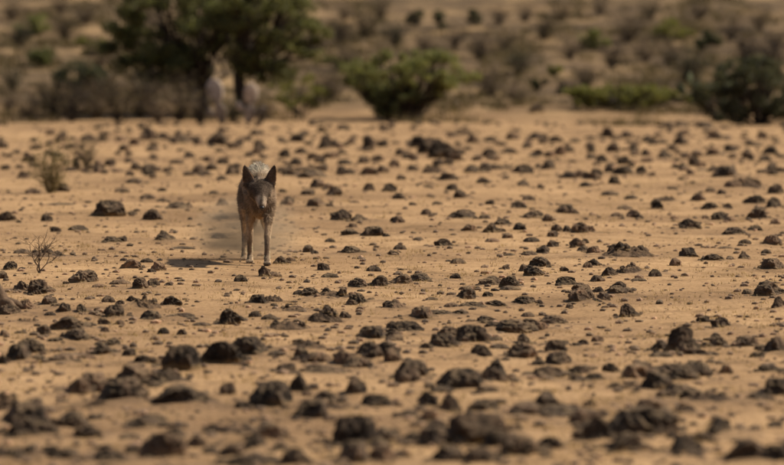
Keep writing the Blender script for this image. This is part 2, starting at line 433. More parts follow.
# rocks as read off enlarged tiles of the photograph: (centre x, base y, width, height [, type]) in tile pixels
TS = 3.92
TILES = {
 (0, 120): [(5,100,25,35),(20,195,35,25),(12,138,20,14),(110,168,55,35),(140,115,45,20),(190,100,30,18),(240,90,45,50),(345,88,60,32),
   (405,84,36,22),(475,85,44,22),(525,100,40,35),(585,85,90,62),(640,78,50,35),(710,95,80,45),(760,92,50,28),(600,122,50,20),(740,148,45,28),
   (690,172,60,20,'f'),(300,195,35,60),(430,180,40,35),(505,140,28,18),(530,195,48,32),(605,200,36,26),(650,205,28,26),(780,210,40,40),
   (600,228,28,16),(465,205,40,15,'f'),(530,248,60,24),(480,284,60,20,'f'),(580,310,60,22,'f'),(635,280,36,16),(690,343,90,22,'f'),
   (775,265,24,14),(640,320,50,14,'f'),(90,232,50,34,'f'),(130,290,60,25,'f'),(245,285,60,40)],
 (195, 120): [(90,105,75,70),(15,100,40,35),(165,105,50,35,'f'),(240,140,45,50),(265,150,30,18),(245,25,30,30),(400,88,70,36),(350,150,50,45),
   (415,135,60,30),(465,158,55,32),(510,120,60,75),(545,110,50,40),(585,40,55,24),(585,175,60,24,'f'),(530,150,55,28),(610,95,50,32),
   (680,120,50,70),(735,105,40,36),(665,165,40,26),(720,160,50,25),(55,165,40,26),(20,190,45,20,'f'),(35,217,60,22),(105,235,40,20,'f'),
   (150,215,55,32),(235,60,40,25,'f'),(340,205,40,24,'f'),(400,198,36,14),(460,228,110,36),(480,268,60,45),(545,300,60,50),(525,270,40,28),
   (440,294,55,24),(470,340,70,36),(520,340,40,16),(605,212,40,24,'f'),(680,216,65,34),(735,208,50,32),(680,280,50,34,'f'),(760,285,60,45),
   (370,330,50,40),(345,285,30,16),(105,335,45,30),(15,265,28,14),(75,290,40,14,'f'),(625,325,40,10,'f')],
 (390, 120): [(115,108,80,56),(160,132,100,66),(205,150,110,80),(250,160,70,52),(105,90,50,35),(325,95,60,50),(395,85,50,24),(480,80,55,40),(390,145,65,36),(340,160,40,24),
   (40,140,45,36),(95,160,36,36),(20,185,40,36),(170,210,90,50,'m'),(225,238,80,32),(375,195,60,30),(320,205,60,22,'f'),(470,135,60,28),
   (455,190,45,14,'f'),(525,215,75,45),(520,258,42,24),(580,140,40,32),(625,145,40,26),(660,140,55,48),(655,90,60,30),(570,75,50,30,'f'),
   (620,195,55,36),(700,230,80,28),(735,225,40,34),(775,225,30,24),(590,268,34,18),(765,262,44,22,'f'),(705,125,40,24),(455,232,30,14),
   (45,235,36,22),(10,280,36,24),(365,248,50,26,'f'),(240,278,60,30,'f'),(275,308,55,42),(35,310,50,26,'f'),(150,265,36,12,'f'),(390,332,36,20),
   (505,342,55,28),(545,315,50,24,'f'),(690,355,70,26),(185,332,40,14,'f'),(90,335,30,14)],
 (584, 120): [(90,70,50,50),(115,130,50,55),(165,70,50,30),(30,130,36,50),(320,28,85,22),(470,35,80,32),(510,80,80,45),
   (375,100,60,50),(320,150,65,40),(350,120,36,24),(395,150,40,30),(430,180,45,48),(155,175,50,40),(245,165,45,20),(205,98,40,16),(270,85,36,18),
   (100,205,40,35),(155,215,80,36),(225,210,44,38),(265,220,28,20),(120,252,50,34),(30,235,70,30),(70,165,45,36,'f'),(500,140,60,32),
   (575,125,50,30),(645,155,50,50),(580,150,36,20),(730,135,70,36,'f'),(700,75,40,40),(710,160,50,24,'f'),(555,225,105,48),(420,215,34,22),
   (465,200,60,10,'f'),(380,236,28,12),(425,250,26,12),(585,268,70,36),(640,265,120,60,'m'),(495,282,40,20),(540,292,40,22),(740,215,40,24,'f'),
   (750,292,70,50),(450,320,60,42),(100,296,70,20,'f'),(185,310,50,18,'f'),(320,320,75,34,'m'),(280,335,40,34),(670,330,90,36,'f'),
   (745,330,50,30,'f'),(495,350,60,28),(560,350,40,26),(160,350,60,16,'f'),(690,352,50,14,'f'),(345,272,40,12,'f'),(20,260,40,16)],
 (0, 200): [(430,65,120,65),(600,82,80,58),(700,35,100,22,'f'),(35,85,75,44),(185,84,45,30),(220,125,42,22),(305,122,75,24),(440,168,80,26),
   (650,160,90,42),(720,192,90,10,'f'),(40,275,55,42),(10,308,40,36),(90,355,70,40),(150,360,80,50),(330,325,100,50),(390,342,55,14,'f'),
   (515,270,80,40),(575,245,50,18,'f'),(620,280,60,40),(550,348,65,52),(600,335,50,30),(470,330,80,18,'f'),(175,222,140,30,'m'),
   (90,210,70,20,'f'),(660,335,30,12),(745,78,20,12),(260,330,26,12),(60,152,16,8),(240,20,110,10,'f')],
 (195, 200): [(105,20,40,24),(475,28,70,36),(520,24,36,10),(360,20,50,28),(570,82,80,48),(650,85,75,30),(620,108,32,18),(610,140,75,30),
   (700,143,95,40),(445,205,40,36),(470,210,30,14,'f'),(610,212,80,32),(530,165,40,16,'f'),(335,250,60,32),(375,240,40,18,'f'),(272,300,44,50),
   (310,300,60,20,'f'),(180,320,50,30),(505,276,46,30),(530,304,65,18,'f'),(635,346,80,42),(715,342,80,50),(700,280,55,24,'f'),(780,85,30,24),
   (775,215,30,20),(100,75,60,22,'f'),(95,150,60,22,'f')],
 (390, 200): [(32,90,48,30),(142,58,40,30),(280,74,110,38),(505,32,60,24),(390,18,36,16),(370,74,45,20,'f'),(310,122,60,28),(395,130,65,42),
   (440,98,70,26,'f'),(440,125,30,16),(510,118,50,30),(462,150,42,22),(560,72,80,32),(620,84,40,36),(680,52,50,30),(715,54,45,22),
   (110,158,40,14,'f'),(212,184,75,34),(400,165,55,16,'f'),(555,165,60,20),(600,210,50,40),(545,216,60,18,'f'),(640,184,46,28),(655,125,45,36),
   (635,145,40,26),(693,125,36,30),(745,130,65,44),(735,188,60,46),(760,200,50,20),(685,280,36,20),(585,266,85,44),(525,280,45,30),
   (565,298,80,40),(265,250,60,22,'f'),(258,308,45,22),(455,272,30,18),(40,195,50,24,'f'),(18,215,36,16),(110,320,100,34),(40,330,90,40),
   (395,338,90,42),(470,345,80,50),(690,335,80,36),(750,358,80,36),(300,352,60,16),(775,265,36,24,'f'),(465,218,50,10,'f')],
 (584, 200): [(195,72,60,36),(285,36,45,44),(130,66,50,20,'f'),(160,35,40,16,'f'),(495,38,65,30),(565,34,34,24),(535,80,70,36),(680,76,85,48),
   (415,114,85,42),(15,125,60,26),(590,138,90,32,'f'),(670,120,60,24),(630,172,50,20,'f'),(740,180,75,48),(750,95,40,24,'f'),(745,30,70,26,'f'),
   (170,225,190,62,'m'),(130,222,80,52),(40,215,60,36),(410,224,75,40),(510,238,75,28),(360,258,46,32),(630,232,50,34),(715,210,40,18,'f'),
   (740,275,85,48),(35,260,65,30),(180,290,130,46,'m'),(95,300,60,40),(50,320,60,26),(278,300,48,32),(215,318,60,14,'f'),(125,365,85,48),
   (715,365,100,50),(355,75,30,12),(555,190,60,8,'f'),(5,170,30,24)],
 (0, 285): [(145,38,75,44),(85,15,50,24),(105,95,65,48),(38,118,85,44),(195,80,65,42),(250,108,58,40),(325,108,48,40),(380,104,26,20),(425,68,50,28),
   (470,76,36,18),(450,128,80,55),(570,95,110,65,'m'),(520,75,45,40),(675,88,75,55),(545,12,60,20),(105,150,90,32,'m'),(195,120,45,16,'f'),
   (265,180,125,58),(300,222,100,50),(165,198,65,50),(410,155,50,26),(410,185,36,22),(360,160,40,14,'f'),(640,192,44,32),(712,195,36,24),
   (715,135,150,24,'f'),(70,300,100,65),(120,270,110,60),(250,305,140,32),(400,275,75,45),(440,240,60,28),(505,278,44,30),(565,310,75,36),
   (710,335,130,105),(10,310,30,40),(15,200,40,24),(80,190,50,12,'f'),(470,155,36,20)],
 (195, 285): [(245,80,80,45),(310,70,80,45,'m'),(535,60,180,55,'m'),(450,45,80,36),(640,75,80,45),(135,155,80,75),(380,105,110,32,'m'),
   (365,175,150,48,'m'),(235,125,50,26,'f'),(290,135,60,20,'f'),(510,145,130,65,'m'),(525,125,80,50),(585,130,50,28),(100,310,140,100),
   (215,280,130,75),(440,255,130,55,'m'),(420,290,60,60),(480,305,110,40),(580,320,80,70),(685,300,100,85),(690,215,120,55),(640,330,100,40),
   (755,295,90,80),(360,340,70,30),(500,348,180,30,'f'),(765,92,60,32),(770,175,50,40),(25,160,70,14,'f'),(15,300,50,40),(185,315,20,18)],
 (390, 285): [(290,60,90,52),(320,92,110,26),(420,88,80,30),(385,45,40,20),(525,78,100,34),(120,135,100,50),(200,118,120,20,'f'),(30,95,80,40),
   (60,190,130,50),(375,152,90,32),(235,205,80,45),(320,230,130,75),(210,245,100,55),(480,190,150,55),(580,180,70,40),(640,155,110,38),
   (540,125,50,20,'f'),(530,235,60,50),(520,290,110,60),(360,290,80,55),(650,270,80,55),(660,315,90,50),(660,240,90,24,'f'),(430,250,70,20,'f'),
   (745,70,90,70),(705,90,30,22),(470,20,80,18),(755,235,44,22),(90,365,110,65),(10,310,60,70),(405,365,100,80),(745,355,80,36),(620,365,110,40),
   (260,365,70,36),(165,60,50,14,'f')],
 (584, 285): [(135,42,90,42),(75,65,55,45),(180,125,75,60),(15,60,50,50),(55,222,45,24),(465,145,50,26),(540,168,80,45),(385,268,125,120),
   (300,255,70,36),(300,282,80,20,'f'),(410,272,70,50),(530,242,70,50),(630,245,100,45),(515,205,40,16),(750,268,90,75),(680,285,50,22),
   (710,45,90,50),(760,95,50,60),(105,345,60,38),(345,362,190,45),(555,350,50,40),(730,340,90,25,'f'),(500,275,50,14,'f'),(415,76,24,10),
   (10,345,50,30)],
 (0, 375): [(300,80,90,60),(370,60,110,60),(490,115,170,90),(420,75,70,45),(525,40,130,70),(650,45,110,55),(700,135,190,80),(20,140,100,105,'m'),
   (110,200,140,80),(290,215,110,60),(130,250,150,70),(350,250,90,45),(575,205,120,42),(640,325,140,85),(690,250,70,36),(600,300,70,60),
   (510,250,70,18,'f'),(430,350,140,50),(120,330,250,45,'m'),(260,335,90,40),(380,130,70,50,'m'),(760,300,80,60)],
 (195, 375): [(30,108,75,36),(130,80,55,50),(300,128,130,90),(250,130,60,50),(405,75,75,80),(635,85,75,75),(710,135,95,50),(500,105,80,38),
   (460,175,120,65),(550,135,120,40,'m'),(130,228,110,26,'f'),(290,260,130,60),(240,300,80,75),(150,320,80,45),(340,300,60,36),(220,360,180,40),
   (400,355,90,60),(630,275,150,95),(620,350,110,75),(750,250,60,36),(730,345,90,60),(60,310,60,24,'f')],
 (390, 375): [(70,35,90,60),(280,60,150,75),(245,40,60,60),(410,30,90,45),(150,125,60,60),(235,150,70,80),(150,180,60,40),(70,165,80,24),
   (370,140,90,36),(340,270,200,100),(185,225,70,50),(420,285,90,60),(520,320,130,70),(470,235,90,50,'m'),(620,300,80,50),(100,270,80,40),
   (190,265,50,36),(230,350,110,60),(350,350,110,55),(45,330,60,30),(620,135,90,60),(690,150,120,40,'m'),(745,200,80,60),(680,165,220,30,'f'),
   (590,15,60,24),(735,30,80,26),(10,240,40,26)],
 (584, 375): [(180,60,90,36),(285,65,110,70),(390,25,110,45),(380,85,120,40),(480,110,180,55,'m'),(270,140,110,42),(200,245,250,100),
   (60,275,100,110),(275,245,130,60),(165,305,120,65),(395,155,90,50,'m'),(545,250,110,70),(460,260,70,30),(390,320,110,80),(300,320,60,30),
   (640,345,140,80),(750,345,100,60),(755,85,100,65),(690,100,90,24,'f'),(35,20,70,24),(20,200,60,50),(530,200,80,40,'m'),(750,205,50,24,'f'),
   (20,130,50,50,'m')],
}
entries = []
for (ox, oy), lst in TILES.items():
    for e in lst:
        entries.append((ox + e[0] / TS, oy + e[1] / TS, e[2] / TS, e[3] / TS, e[4] if len(e) > 4 else 'r'))
rocks = [e for e in entries if e[4] != 'm']
mounds = [e for e in entries if e[4] == 'm']
# rocks just outside the frame, so that the field goes on (kept in the joined object below)
rocks.sort(key=lambda e: -e[2] * e[3])
single, rest = rocks[:300], rocks[300:]

def rock_xform(e, depth=None):
    px, py, w, h, ty = e
    c = at(px, min(py, 500))
    s = c[1] / F
    big = 1 + 0.24 * min(max((py - 330) / 80, 0), 1)
    wm, hm = w * s * 1.14 * big, h * s * (0.96 if h / w < 0.7 else 0.84) * big
    dm = wm * (R.uniform(0.75, 1.1) if depth is None else depth)
    bury = 0.12 if ty != 'f' else 0.2
    y = c[1] + dm * 0.38
    x = c[0] * y / c[1]
    zz = float(gz(x, y)) - hm * bury
    return Vector((x, y, zz)), Vector((wm, dm, hm * (1 + bury)))

def pick(e):
    px, py, w, h, ty = e
    q = h / w
    if ty == 'f' or q < 0.36: return R.choice(ROCKS['flat'])
    if w > 24: return R.choice(ROCKS['lumpy'] + ROCKS['jagged'][:3])
    if q > 0.7: return R.choice(ROCKS['jagged'] + ROCKS['round'])
    return R.choice(ROCKS['round'] + ROCKS['jagged'] + ROCKS['lumpy'])

def scale_rot(me, loc, dims, flip):
    # turned by a half turn at most now and then, so that widths stay as measured
    rz = R.gauss(0, 0.16) + (math.pi if flip else 0)
    return Matrix.Translation(loc) @ Matrix.Rotation(rz, 4, 'Z') @ Matrix.Diagonal((*dims, 1))

rows = [(160, 0), (215, 1), (290, 2), (375, 3), (999, 4)]
cols = [(130, 0), (235, 1), (330, 2), (560, 3), (999, 4)]
ZONE = [
 ['far off below the left scrub', 'far off below the dark tree', 'far off behind the wolf', 'far off below the round green bush', 'far off below the right-hand bushes'],
 ['around the dry tuft at left', 'level with the wolf\'s head, left', 'close right of the wolf\'s head', 'on the central sand behind mid-field', 'on the right beyond the ridged mound'],
 ['around the bare twig at left', 'on sand left of the wolf\'s feet', 'around the wolf\'s feet', 'on the central sand at wolf\'s level', 'around the ridged mound at right'],
 ['near the left stump', 'on the left nearer than the wolf', 'straight below the wolf', 'in the centre nearer than the wolf', 'around the big boulder at right'],
 ['in the blurred left foreground', 'in the blurred foreground, left of centre', 'in the blurred foreground below the wolf', 'in the blurred central foreground', 'in the blurred right foreground'],
]
ORD = ['leftmost', 'second from left', 'third from left', 'fourth from left', 'fifth from left', 'sixth from left', 'seventh from left', 'eighth from left',
       'ninth from left', 'tenth from left', 'eleventh from left', 'twelfth from left', 'thirteenth from left', 'fourteenth from left']
NUM = ['zero', 'one', 'two', 'three', 'four', 'five', 'six', 'seven', 'eight', 'nine', 'ten', 'eleven', 'twelve', 'thirteen', 'fourteen']

def zone(px, py):
    r = next(i for lim, i in rows if py < lim)
    c = next(i for lim, i in cols if px < lim)
    return r, c

def shape_word(e):
    q = e[3] / e[2]
    return 'flat' if q < 0.33 else 'low' if q < 0.5 else 'rounded' if q < 0.72 else 'upright'

def size_word(e):
    a = math.sqrt(e[2] * e[3]) * 240.0 / (e[1] - YH)
    return 'small' if a < 13 else 'middling' if a < 19 else 'large'

HERO = {
  (0, 200, 430, 65): 'dark triangular rock with steep left face on open sand, upper left',
  (195, 200, 272, 300): 'small upright dark stone right in front of the wolf\'s paw',
  (195, 200, 335, 250): 'low dark stone just right of the wolf\'s forefoot',
  (195, 200, 180, 320): 'small dark stone alone in front of the wolf\'s shadow',
  (584, 285, 385, 268): 'tallest black boulder, standing alone on sand at right',
  (584, 285, 180, 125): 'black upright rock with a steep left face, alone right of centre',
  (0, 285, 710, 335): 'large black pitted boulder at left between twig and foreground',
  (195, 285, 135, 155): 'pointed dark rock standing on bare sand below the wolf',
  (195, 285, 100, 310): 'big brown-topped boulder with black left face below the wolf',
  (390, 120, 115, 108): 'leftmost black rock of the long dark ridge below green bush',
  (390, 120, 160, 132): 'second rock from left in the black ridge below green bush',
  (390, 120, 205, 150): 'bulkiest black rock of the long dark ridge below green bush',
  (390, 120, 250, 160): 'low black rock ending the ridge below green bush on the right',
  (195, 375, 630, 275): 'largest black rounded boulder at the bottom, left of centre',
  (390, 375, 340, 270): 'widest black boulder in the bottom centre, strongly blurred',
  (584, 375, 200, 245): 'widest dark boulder of the blurred bottom right heap',
}
hero_px = {(ox + a / TS, oy + b / TS): t for (ox, oy, a, b), t in HERO.items()}

bins = {}
for e in single:
    if (e[0], e[1]) in hero_px: continue
    bins.setdefault((zone(e[0], e[1]), size_word(e), shape_word(e)), []).append(e)
lab = {}
split = []
for (zc, sz, sh), lst in bins.items():
    if len(lst) > 7:
        lst.sort(key=lambda e: e[1])
        half = len(lst) // 2
        split += [(zc, 'farther ' + sz, sh, lst[:half]), (zc, 'nearer ' + sz, sh, lst[half:])]
    else:
        split.append((zc, sz, sh, lst))
for zc, sz, sh, lst in split:
    lst.sort(key=lambda e: e[0])
    zt = ZONE[zc[0]][zc[1]]
    for i, e in enumerate(lst):
        if len(lst) == 1: lab[e] = f'the one {sz} {sh} dark rock {zt}'
        else: lab[e] = f'{ORD[i]} of {NUM[len(lst)]} {sz} {sh} rocks {zt}'
# soil and rubble banked up around the rocks
BANKS = []
RUBBLE = []
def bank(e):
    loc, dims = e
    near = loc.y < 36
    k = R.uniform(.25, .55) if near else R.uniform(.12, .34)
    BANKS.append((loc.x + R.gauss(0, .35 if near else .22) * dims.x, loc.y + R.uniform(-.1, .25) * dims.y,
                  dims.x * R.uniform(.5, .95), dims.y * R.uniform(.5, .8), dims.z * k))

def ground_z(X, Y):
    global STONY
    Z = gz(X, Y)
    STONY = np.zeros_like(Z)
    add = np.zeros_like(Z)
    for bx_, by_, sx_, sy_, h_ in BANKS:
        i0, i1 = np.searchsorted(xs, [bx_ - 3 * sx_, bx_ + 3 * sx_]); j0, j1 = np.searchsorted(ys, [by_ - 3 * sy_, by_ + 3 * sy_])
        q = ((X[j0:j1, i0:i1] - bx_) / sx_) ** 2 + ((Y[j0:j1, i0:i1] - by_) / sy_) ** 2
        add[j0:j1, i0:i1] = np.maximum(add[j0:j1, i0:i1], h_ * np.exp(-q * 1.3))
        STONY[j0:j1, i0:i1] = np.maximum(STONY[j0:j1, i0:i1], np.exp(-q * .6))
    n = 0.75 + 0.35 * np.sin(9 * X + 2 * Y) * np.sin(7 * Y - 3 * X) + .2 * np.sin(23 * X - 5 * Y) * np.sin(17 * Y + 4 * X)
    return Z + add * n

for e in single:
    t = hero_px.get((e[0], e[1])) or lab[e]
    me = R.choice(ROCKS['round']) if t.startswith('tallest') else pick(e)
    loc, dims = rock_xform(e)
    o = obj('rock', me)
    o.matrix_world = scale_rot(me, loc, dims, R.random() < 0.35)
    hero = (e[0], e[1]) in hero_px
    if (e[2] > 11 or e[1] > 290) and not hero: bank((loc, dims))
    if e[2] > 15: RUBBLE.append((e, hero))
    if (e[0], e[1]) in hero_px and ('black' in t):
        o.material_slots[0].link = 'OBJECT'; o.material_slots[0].material = M['rock_black']
    tag(o, t, 'rock', 'dark rocks scattered over the sand')

# the remaining smaller rocks, joined
def joined(name, items, mat):
    V, Fc, b = [], [], 0
    for me, mw in items:
        v = np.empty(len(me.vertices) * 3); me.vertices.foreach_get('co', v); v = v.reshape(-1, 3)
        f = np.empty(len(me.polygons) * 3, np.int32); me.polygons.foreach_get('vertices', f); f = f.reshape(-1, 3)
        A = np.array(mw)
        V.append(v @ A[:3, :3].T + A[:3, 3]); Fc.append(f + b); b += len(v)
    return obj(name, npmesh(name, np.concatenate(V), np.concatenate(Fc)), mat)

SMALL3 = [rock_mesh(950 + i, s, 3) for i, s in enumerate(('round', 'jagged', 'flat', 'lumpy', 'flat'))]
items = []
for e in rest:
    loc, dims = rock_xform(e)
    me = SMALL3[2] if e[4] == 'f' else R.choice(SMALL3)
    items.append((me, scale_rot(me, loc, dims, R.random() < .4)))
# broken pieces lying round the bigger rocks
for e, hero in RUBBLE:
    px, py, w, h, ty = e
    for _ in range(R.randint(4, 8) if py > 330 else R.randint(2, 5) if py > 260 else R.randint(0, 2)):
        sw = w * R.uniform(.15, .30 if R.random() < .6 else .62)
        e2 = (px + R.choice([-1, 1]) * w * R.uniform(.30, .85), py + R.uniform(-.25, .12) * h, sw, sw * R.uniform(.28, .55), 'r')
        loc, dims = rock_xform(e2); me = R.choice(SMALL3)
        items.append((me, scale_rot(me, loc, dims, R.random() < .5)))
# more of them between the measured ones, thinning out on the bare sand, and outside the frame
for _ in range(420):
    py = 124 + 52 * R.random() ** 1.3
    px = R.uniform(-60, 850)
    e = (px, py, R.uniform(4, 11) * (py - YH) / 120, 0, 'r'); e = (*e[:3], e[2] * R.uniform(.3, .7), 'r')
    loc, dims = rock_xform(e); me = R.choice(SMALL3)
    items.append((me, scale_rot(me, loc, dims, False)))
for _ in range(260):
    py = 128 + 340 * R.random() ** 0.9
    px = R.choice([R.uniform(-260, -12), R.uniform(796, 1050)])
    w = R.uniform(6, 22) * (py - YH) / 240
    e = (px, py, w, w * R.uniform(.3, .8), 'r')
    loc, dims = rock_xform(e); me = R.choice(SMALL3)
    items.append((me, scale_rot(me, loc, dims, False)))
st = joined('scattered_stones', items, M['rock_stuff'])
tag(st, 'many small dark stones strewn between the rocks', 'stones', kind='stuff')

# low heaps of earth with stones set in them
bins = {}
for e in mounds: bins.setdefault(zone(e[0], e[1]), []).append(e)
hero_m = {(584 + 170 / TS, 200 + 225 / TS): 'long ridged earth and stone mound on the right, mid-field',
          (195 + 535 / TS, 285 + 60 / TS): 'longest bed of rubble on sand, right below the wolf'}
for zc, lst in bins.items():
    lst.sort(key=lambda e: e[0])
    lst2 = [e for e in lst if (e[0], e[1]) not in hero_m]
    for e in lst:
        zt = ZONE[zc[0]][zc[1]]
        t = hero_m.get((e[0], e[1]))
        if not t:
            i = lst2.index(e)
            t = f'low stony earth mound {zt}' if len(lst2) == 1 else f'{ORD[i]} of {NUM[len(lst2)]} stony earth mounds {zt}'
        loc, dims = rock_xform(e, 0.8)
        root = obj('earth_mound', None, loc=(loc.x, loc.y, float(gz(loc.x, loc.y)) - 0.005))
        tag(root, t, 'earth mound', 'low stony mounds on the sand')
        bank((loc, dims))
        s = obj('soil', R.choice(MOUNDS), parent=root)
        s.scale = (dims.x * 1.1, dims.y * 1.3, dims.z * 0.72)
        s.rotation_euler.z = R.choice([0, math.pi]) + R.gauss(0, .1)
        for k in range(max(4, int(e[2] / 5))):
            q = obj('stone', R.choice(SMALL3), parent=root)
            a, rr = R.uniform(0, 6.28), math.sqrt(R.random()) * 0.40
            sw = dims.x * R.uniform(0.12, 0.26)
            q.location = (math.cos(a) * rr * dims.x, math.sin(a) * rr * dims.y, dims.z * 0.62 * (1 - (rr / .5) ** 2) - sw * 0.18)
            q.scale = (sw, sw * R.uniform(.7, 1.1), min(sw * R.uniform(.45, .8), dims.z * .6))
            q.rotation_euler.z = R.uniform(0, 6.28)
for me in SMALL3:
    me.materials.clear(); me.materials.append(M['rock'])

# the ground: one sheet out to the horizon
xs = coords(np.arange(-8, 8.01, 0.085), -3000, 3000)
yd = np.concatenate([np.arange(18, 34, 0.085), np.arange(34, 60, 0.13), np.arange(60, 150, 0.25)])
ys = coords(yd, -3000, 3000)
X, Y = np.meshgrid(xs, ys)
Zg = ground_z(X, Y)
nx, ny = len(xs), len(ys)
idx = np.arange(nx * ny).reshape(ny, nx)
Fg = np.stack([idx[:-1, :-1], idx[:-1, 1:], idx[1:, 1:], idx[1:, :-1]], -1).reshape(-1, 4)
ground = obj('ground', npmesh('ground', np.stack([X, Y, Zg], -1).reshape(-1, 3), Fg, True), M['ground'])
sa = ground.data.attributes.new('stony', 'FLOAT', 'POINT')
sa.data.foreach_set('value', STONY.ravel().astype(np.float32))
tag(ground, kind='structure')

# ------------------------------------------------------------------ gravel and dry grass
def in_view(n, y0, y1, margin=1.25, p=1.6):
    t = NR.random(n)
    y = y0 * (y1 / y0) ** (t ** 1.0)
    x = (NR.random(n) - 0.5) * (W0 / F) * y * margin
    return x, y

def gravel():
    bm = bmesh.new(); bmesh.ops.create_icosphere(bm, subdivisions=1, radius=0.5)
    bv = np.array([v.co[:] for v in bm.verts]); bf = np.array([[v.index for v in f.verts] for f in bm.faces]); bm.free()
    n = 10000
    x, y = in_view(n, 20, 102)
    s = 0.010 + 0.042 * NR.random(n) ** 2.6
    v = np.repeat(bv[None], n, 0) * (1 + 0.35 * (NR.random((n, len(bv), 1)) - .5))
    v *= (s[:, None] * np.stack([1 + NR.random(n) * .8, 1 + NR.random(n) * .5, .5 + .5 * NR.random(n)], 1))[:, None, :]
    v += np.stack([x, y, gz(x, y) + 0.15 * s], 1)[:, None, :]
    f = (bf[None] + (np.arange(n) * len(bv))[:, None, None]).reshape(-1, 3)
    o = obj('gravel', npmesh('gravel', v.reshape(-1, 3), f), M['gravel'])
    tag(o, 'fine brown gravel strewn over the sand', 'gravel', kind='stuff')
gravel()

def blades(x, y, z, L, wd, lean):
    n = len(x)
    a = NR.random(n) * 6.283
    t = NR.random(n) * 6.283
    b0 = np.stack([x - np.cos(a) * wd, y - np.sin(a) * wd, z - 0.004], 1)
    b1 = np.stack([x + np.cos(a) * wd, y + np.sin(a) * wd, z - 0.004], 1)
    tp = np.stack([x + np.cos(t) * L * lean, y + np.sin(t) * L * lean, z + L], 1)
    V = np.stack([b0, b1, tp], 1).reshape(-1, 3)
    return V, np.arange(n * 3).reshape(-1, 3)

def grass():
    n = 5200
    x, y = in_view(n, 20, 101)
    keep = (np.sin(1.1 * x + .5 * y) * np.sin(.8 * y - .7 * x + 1) + NR.random(n) * 1.2) > 0.35
    x, y = x[keep], y[keep]
    k = 11
    xx = np.repeat(x, k) + NR.normal(0, .035, len(x) * k); yy = np.repeat(y, k) + NR.normal(0, .035, len(x) * k)
    L = (0.010 + 0.028 * NR.random(len(xx)) ** 1.5)
    V, Fc = blades(xx, yy, gz(xx, yy), L, 0.0030 + 0 * xx, NR.random(len(xx)) * 1.4)
    o = obj('dry_grass', npmesh('dry_grass', V, Fc), M['grass'])
    tag(o, 'short straw-coloured stubble growing on the sand', 'grass', kind='stuff')
grass()

# ------------------------------------------------------------------ vegetation
def leaves(clumps, per, size, squash=0.8, seed=0):
    """small leaf-sized quads spread through clumps [(centre, radius)]"""
    g = np.random.default_rng(seed)
    P, S = [], []
    for c, r in clumps:
        k = int(per * g.uniform(0.6, 1.4))
        d = g.normal(0, 1, (k, 3)); d /= np.linalg.norm(d, axis=1, keepdims=True)
        p = d * (g.random((k, 1)) ** 0.5) * r
        p[:, 2] *= squash
        P.append(p + np.array(c)); S.append(np.full(k, size) * g.uniform(0.6, 1.4, k))
    P = np.concatenate(P); S = np.concatenate(S); n = len(P)
    a = g.normal(0, 1, (n, 3)); a /= np.linalg.norm(a, axis=1, keepdims=True)
    b = np.cross(a, g.normal(0, 1, (n, 3))); b /= np.linalg.norm(b, axis=1, keepdims=True) + 1e-9
    a *= S[:, None]; b *= S[:, None] * 0.45
    V = np.stack([P - a, P + b, P + a, P - b], 1).reshape(-1, 3)
    return V, np.arange(n * 4).reshape(-1, 4)

def limb(r, p0, p1, n=5, wob=0.08):
    p0, p1 = Vector(p0), Vector(p1)
    L = (p1 - p0).length
    pts = []
    for i in range(n + 1):
        t = i / n
        p = p0.lerp(p1, t)
        if 0 < i < n: p += Vector((r.gauss(0, wob * L), r.gauss(0, wob * L), r.gauss(0, wob * L)))
        pts.append(p)
    return pts

def taper(r0, r1, n):
    return [r0 + (r1 - r0) * i / (n - 1) for i in range(n)]

def tree(px, py, crown, trunk_top, n_clump, clump_r, per, leaf, mat, label, seed, name='acacia_tree', cat='tree', group=None, trunk_r=0.11, stems=1):
    """crown = (cx px, cy px, half width px, half height px) seen in the photograph; depth from the base on the ground"""
    r = random.Random(seed)
    base = at(px, py); s = base[1] / F
    root = obj(name, None, loc=tuple(base))
    cx = (crown[0] - px) * s; cz = (py - crown[1]) * s
    rx, rz = crown[2] * s, crown[3] * s
    ry = rx * 0.8
    clumps, paths = [], []
    fork = Vector(((trunk_top[0] - px) * s, 0, (py - trunk_top[1]) * s))
    if stems == 1:
        tp = limb(r, (0, 0, -0.08), fork, 5, 0.05)
        paths.append((tp, taper(trunk_r, trunk_r * 0.7, len(tp))))
    for i in range(n_clump):
        d = Vector((r.gauss(0, 1), r.gauss(0, 1), r.gauss(0, 1))).normalized()
        q = r.uniform(0.55, 0.95)
        c = Vector((cx + d.x * rx * q, d.y * ry * q, cz + d.z * rz * q))
        if c.z < clump_r * 0.3: c.z = clump_r * 0.3
        clumps.append((tuple(c), clump_r * r.uniform(0.6, 1.25)))
        if i % 2 == 0:
            st0 = fork if stems == 1 else Vector((r.gauss(0, .06), r.gauss(0, .06), -0.04))
            bp = limb(r, st0, c, 4, 0.07)
            paths.append((bp, taper(trunk_r * 0.42, 0.008, len(bp))))
            for _ in range(3):
                e = c + Vector((r.gauss(0, 1), r.gauss(0, 1), r.gauss(0, .8))) * clump_r * 0.7
                paths.append((limb(r, bp[2], e, 3, 0.06), taper(0.014, 0.004, 4)))
    V, Fc = tubes(paths, 6)
    obj('trunk' if stems == 1 else 'stems', npmesh('trunk', V, Fc, True), M['bark'], root)
    V, Fc = leaves(clumps, per, leaf, 0.75, seed)
    V[:, 2] = np.maximum(V[:, 2], 0.01)
    obj('crown', npmesh('crown', V, Fc), M[mat], root)
    tag(root, label, cat, group)
    return root

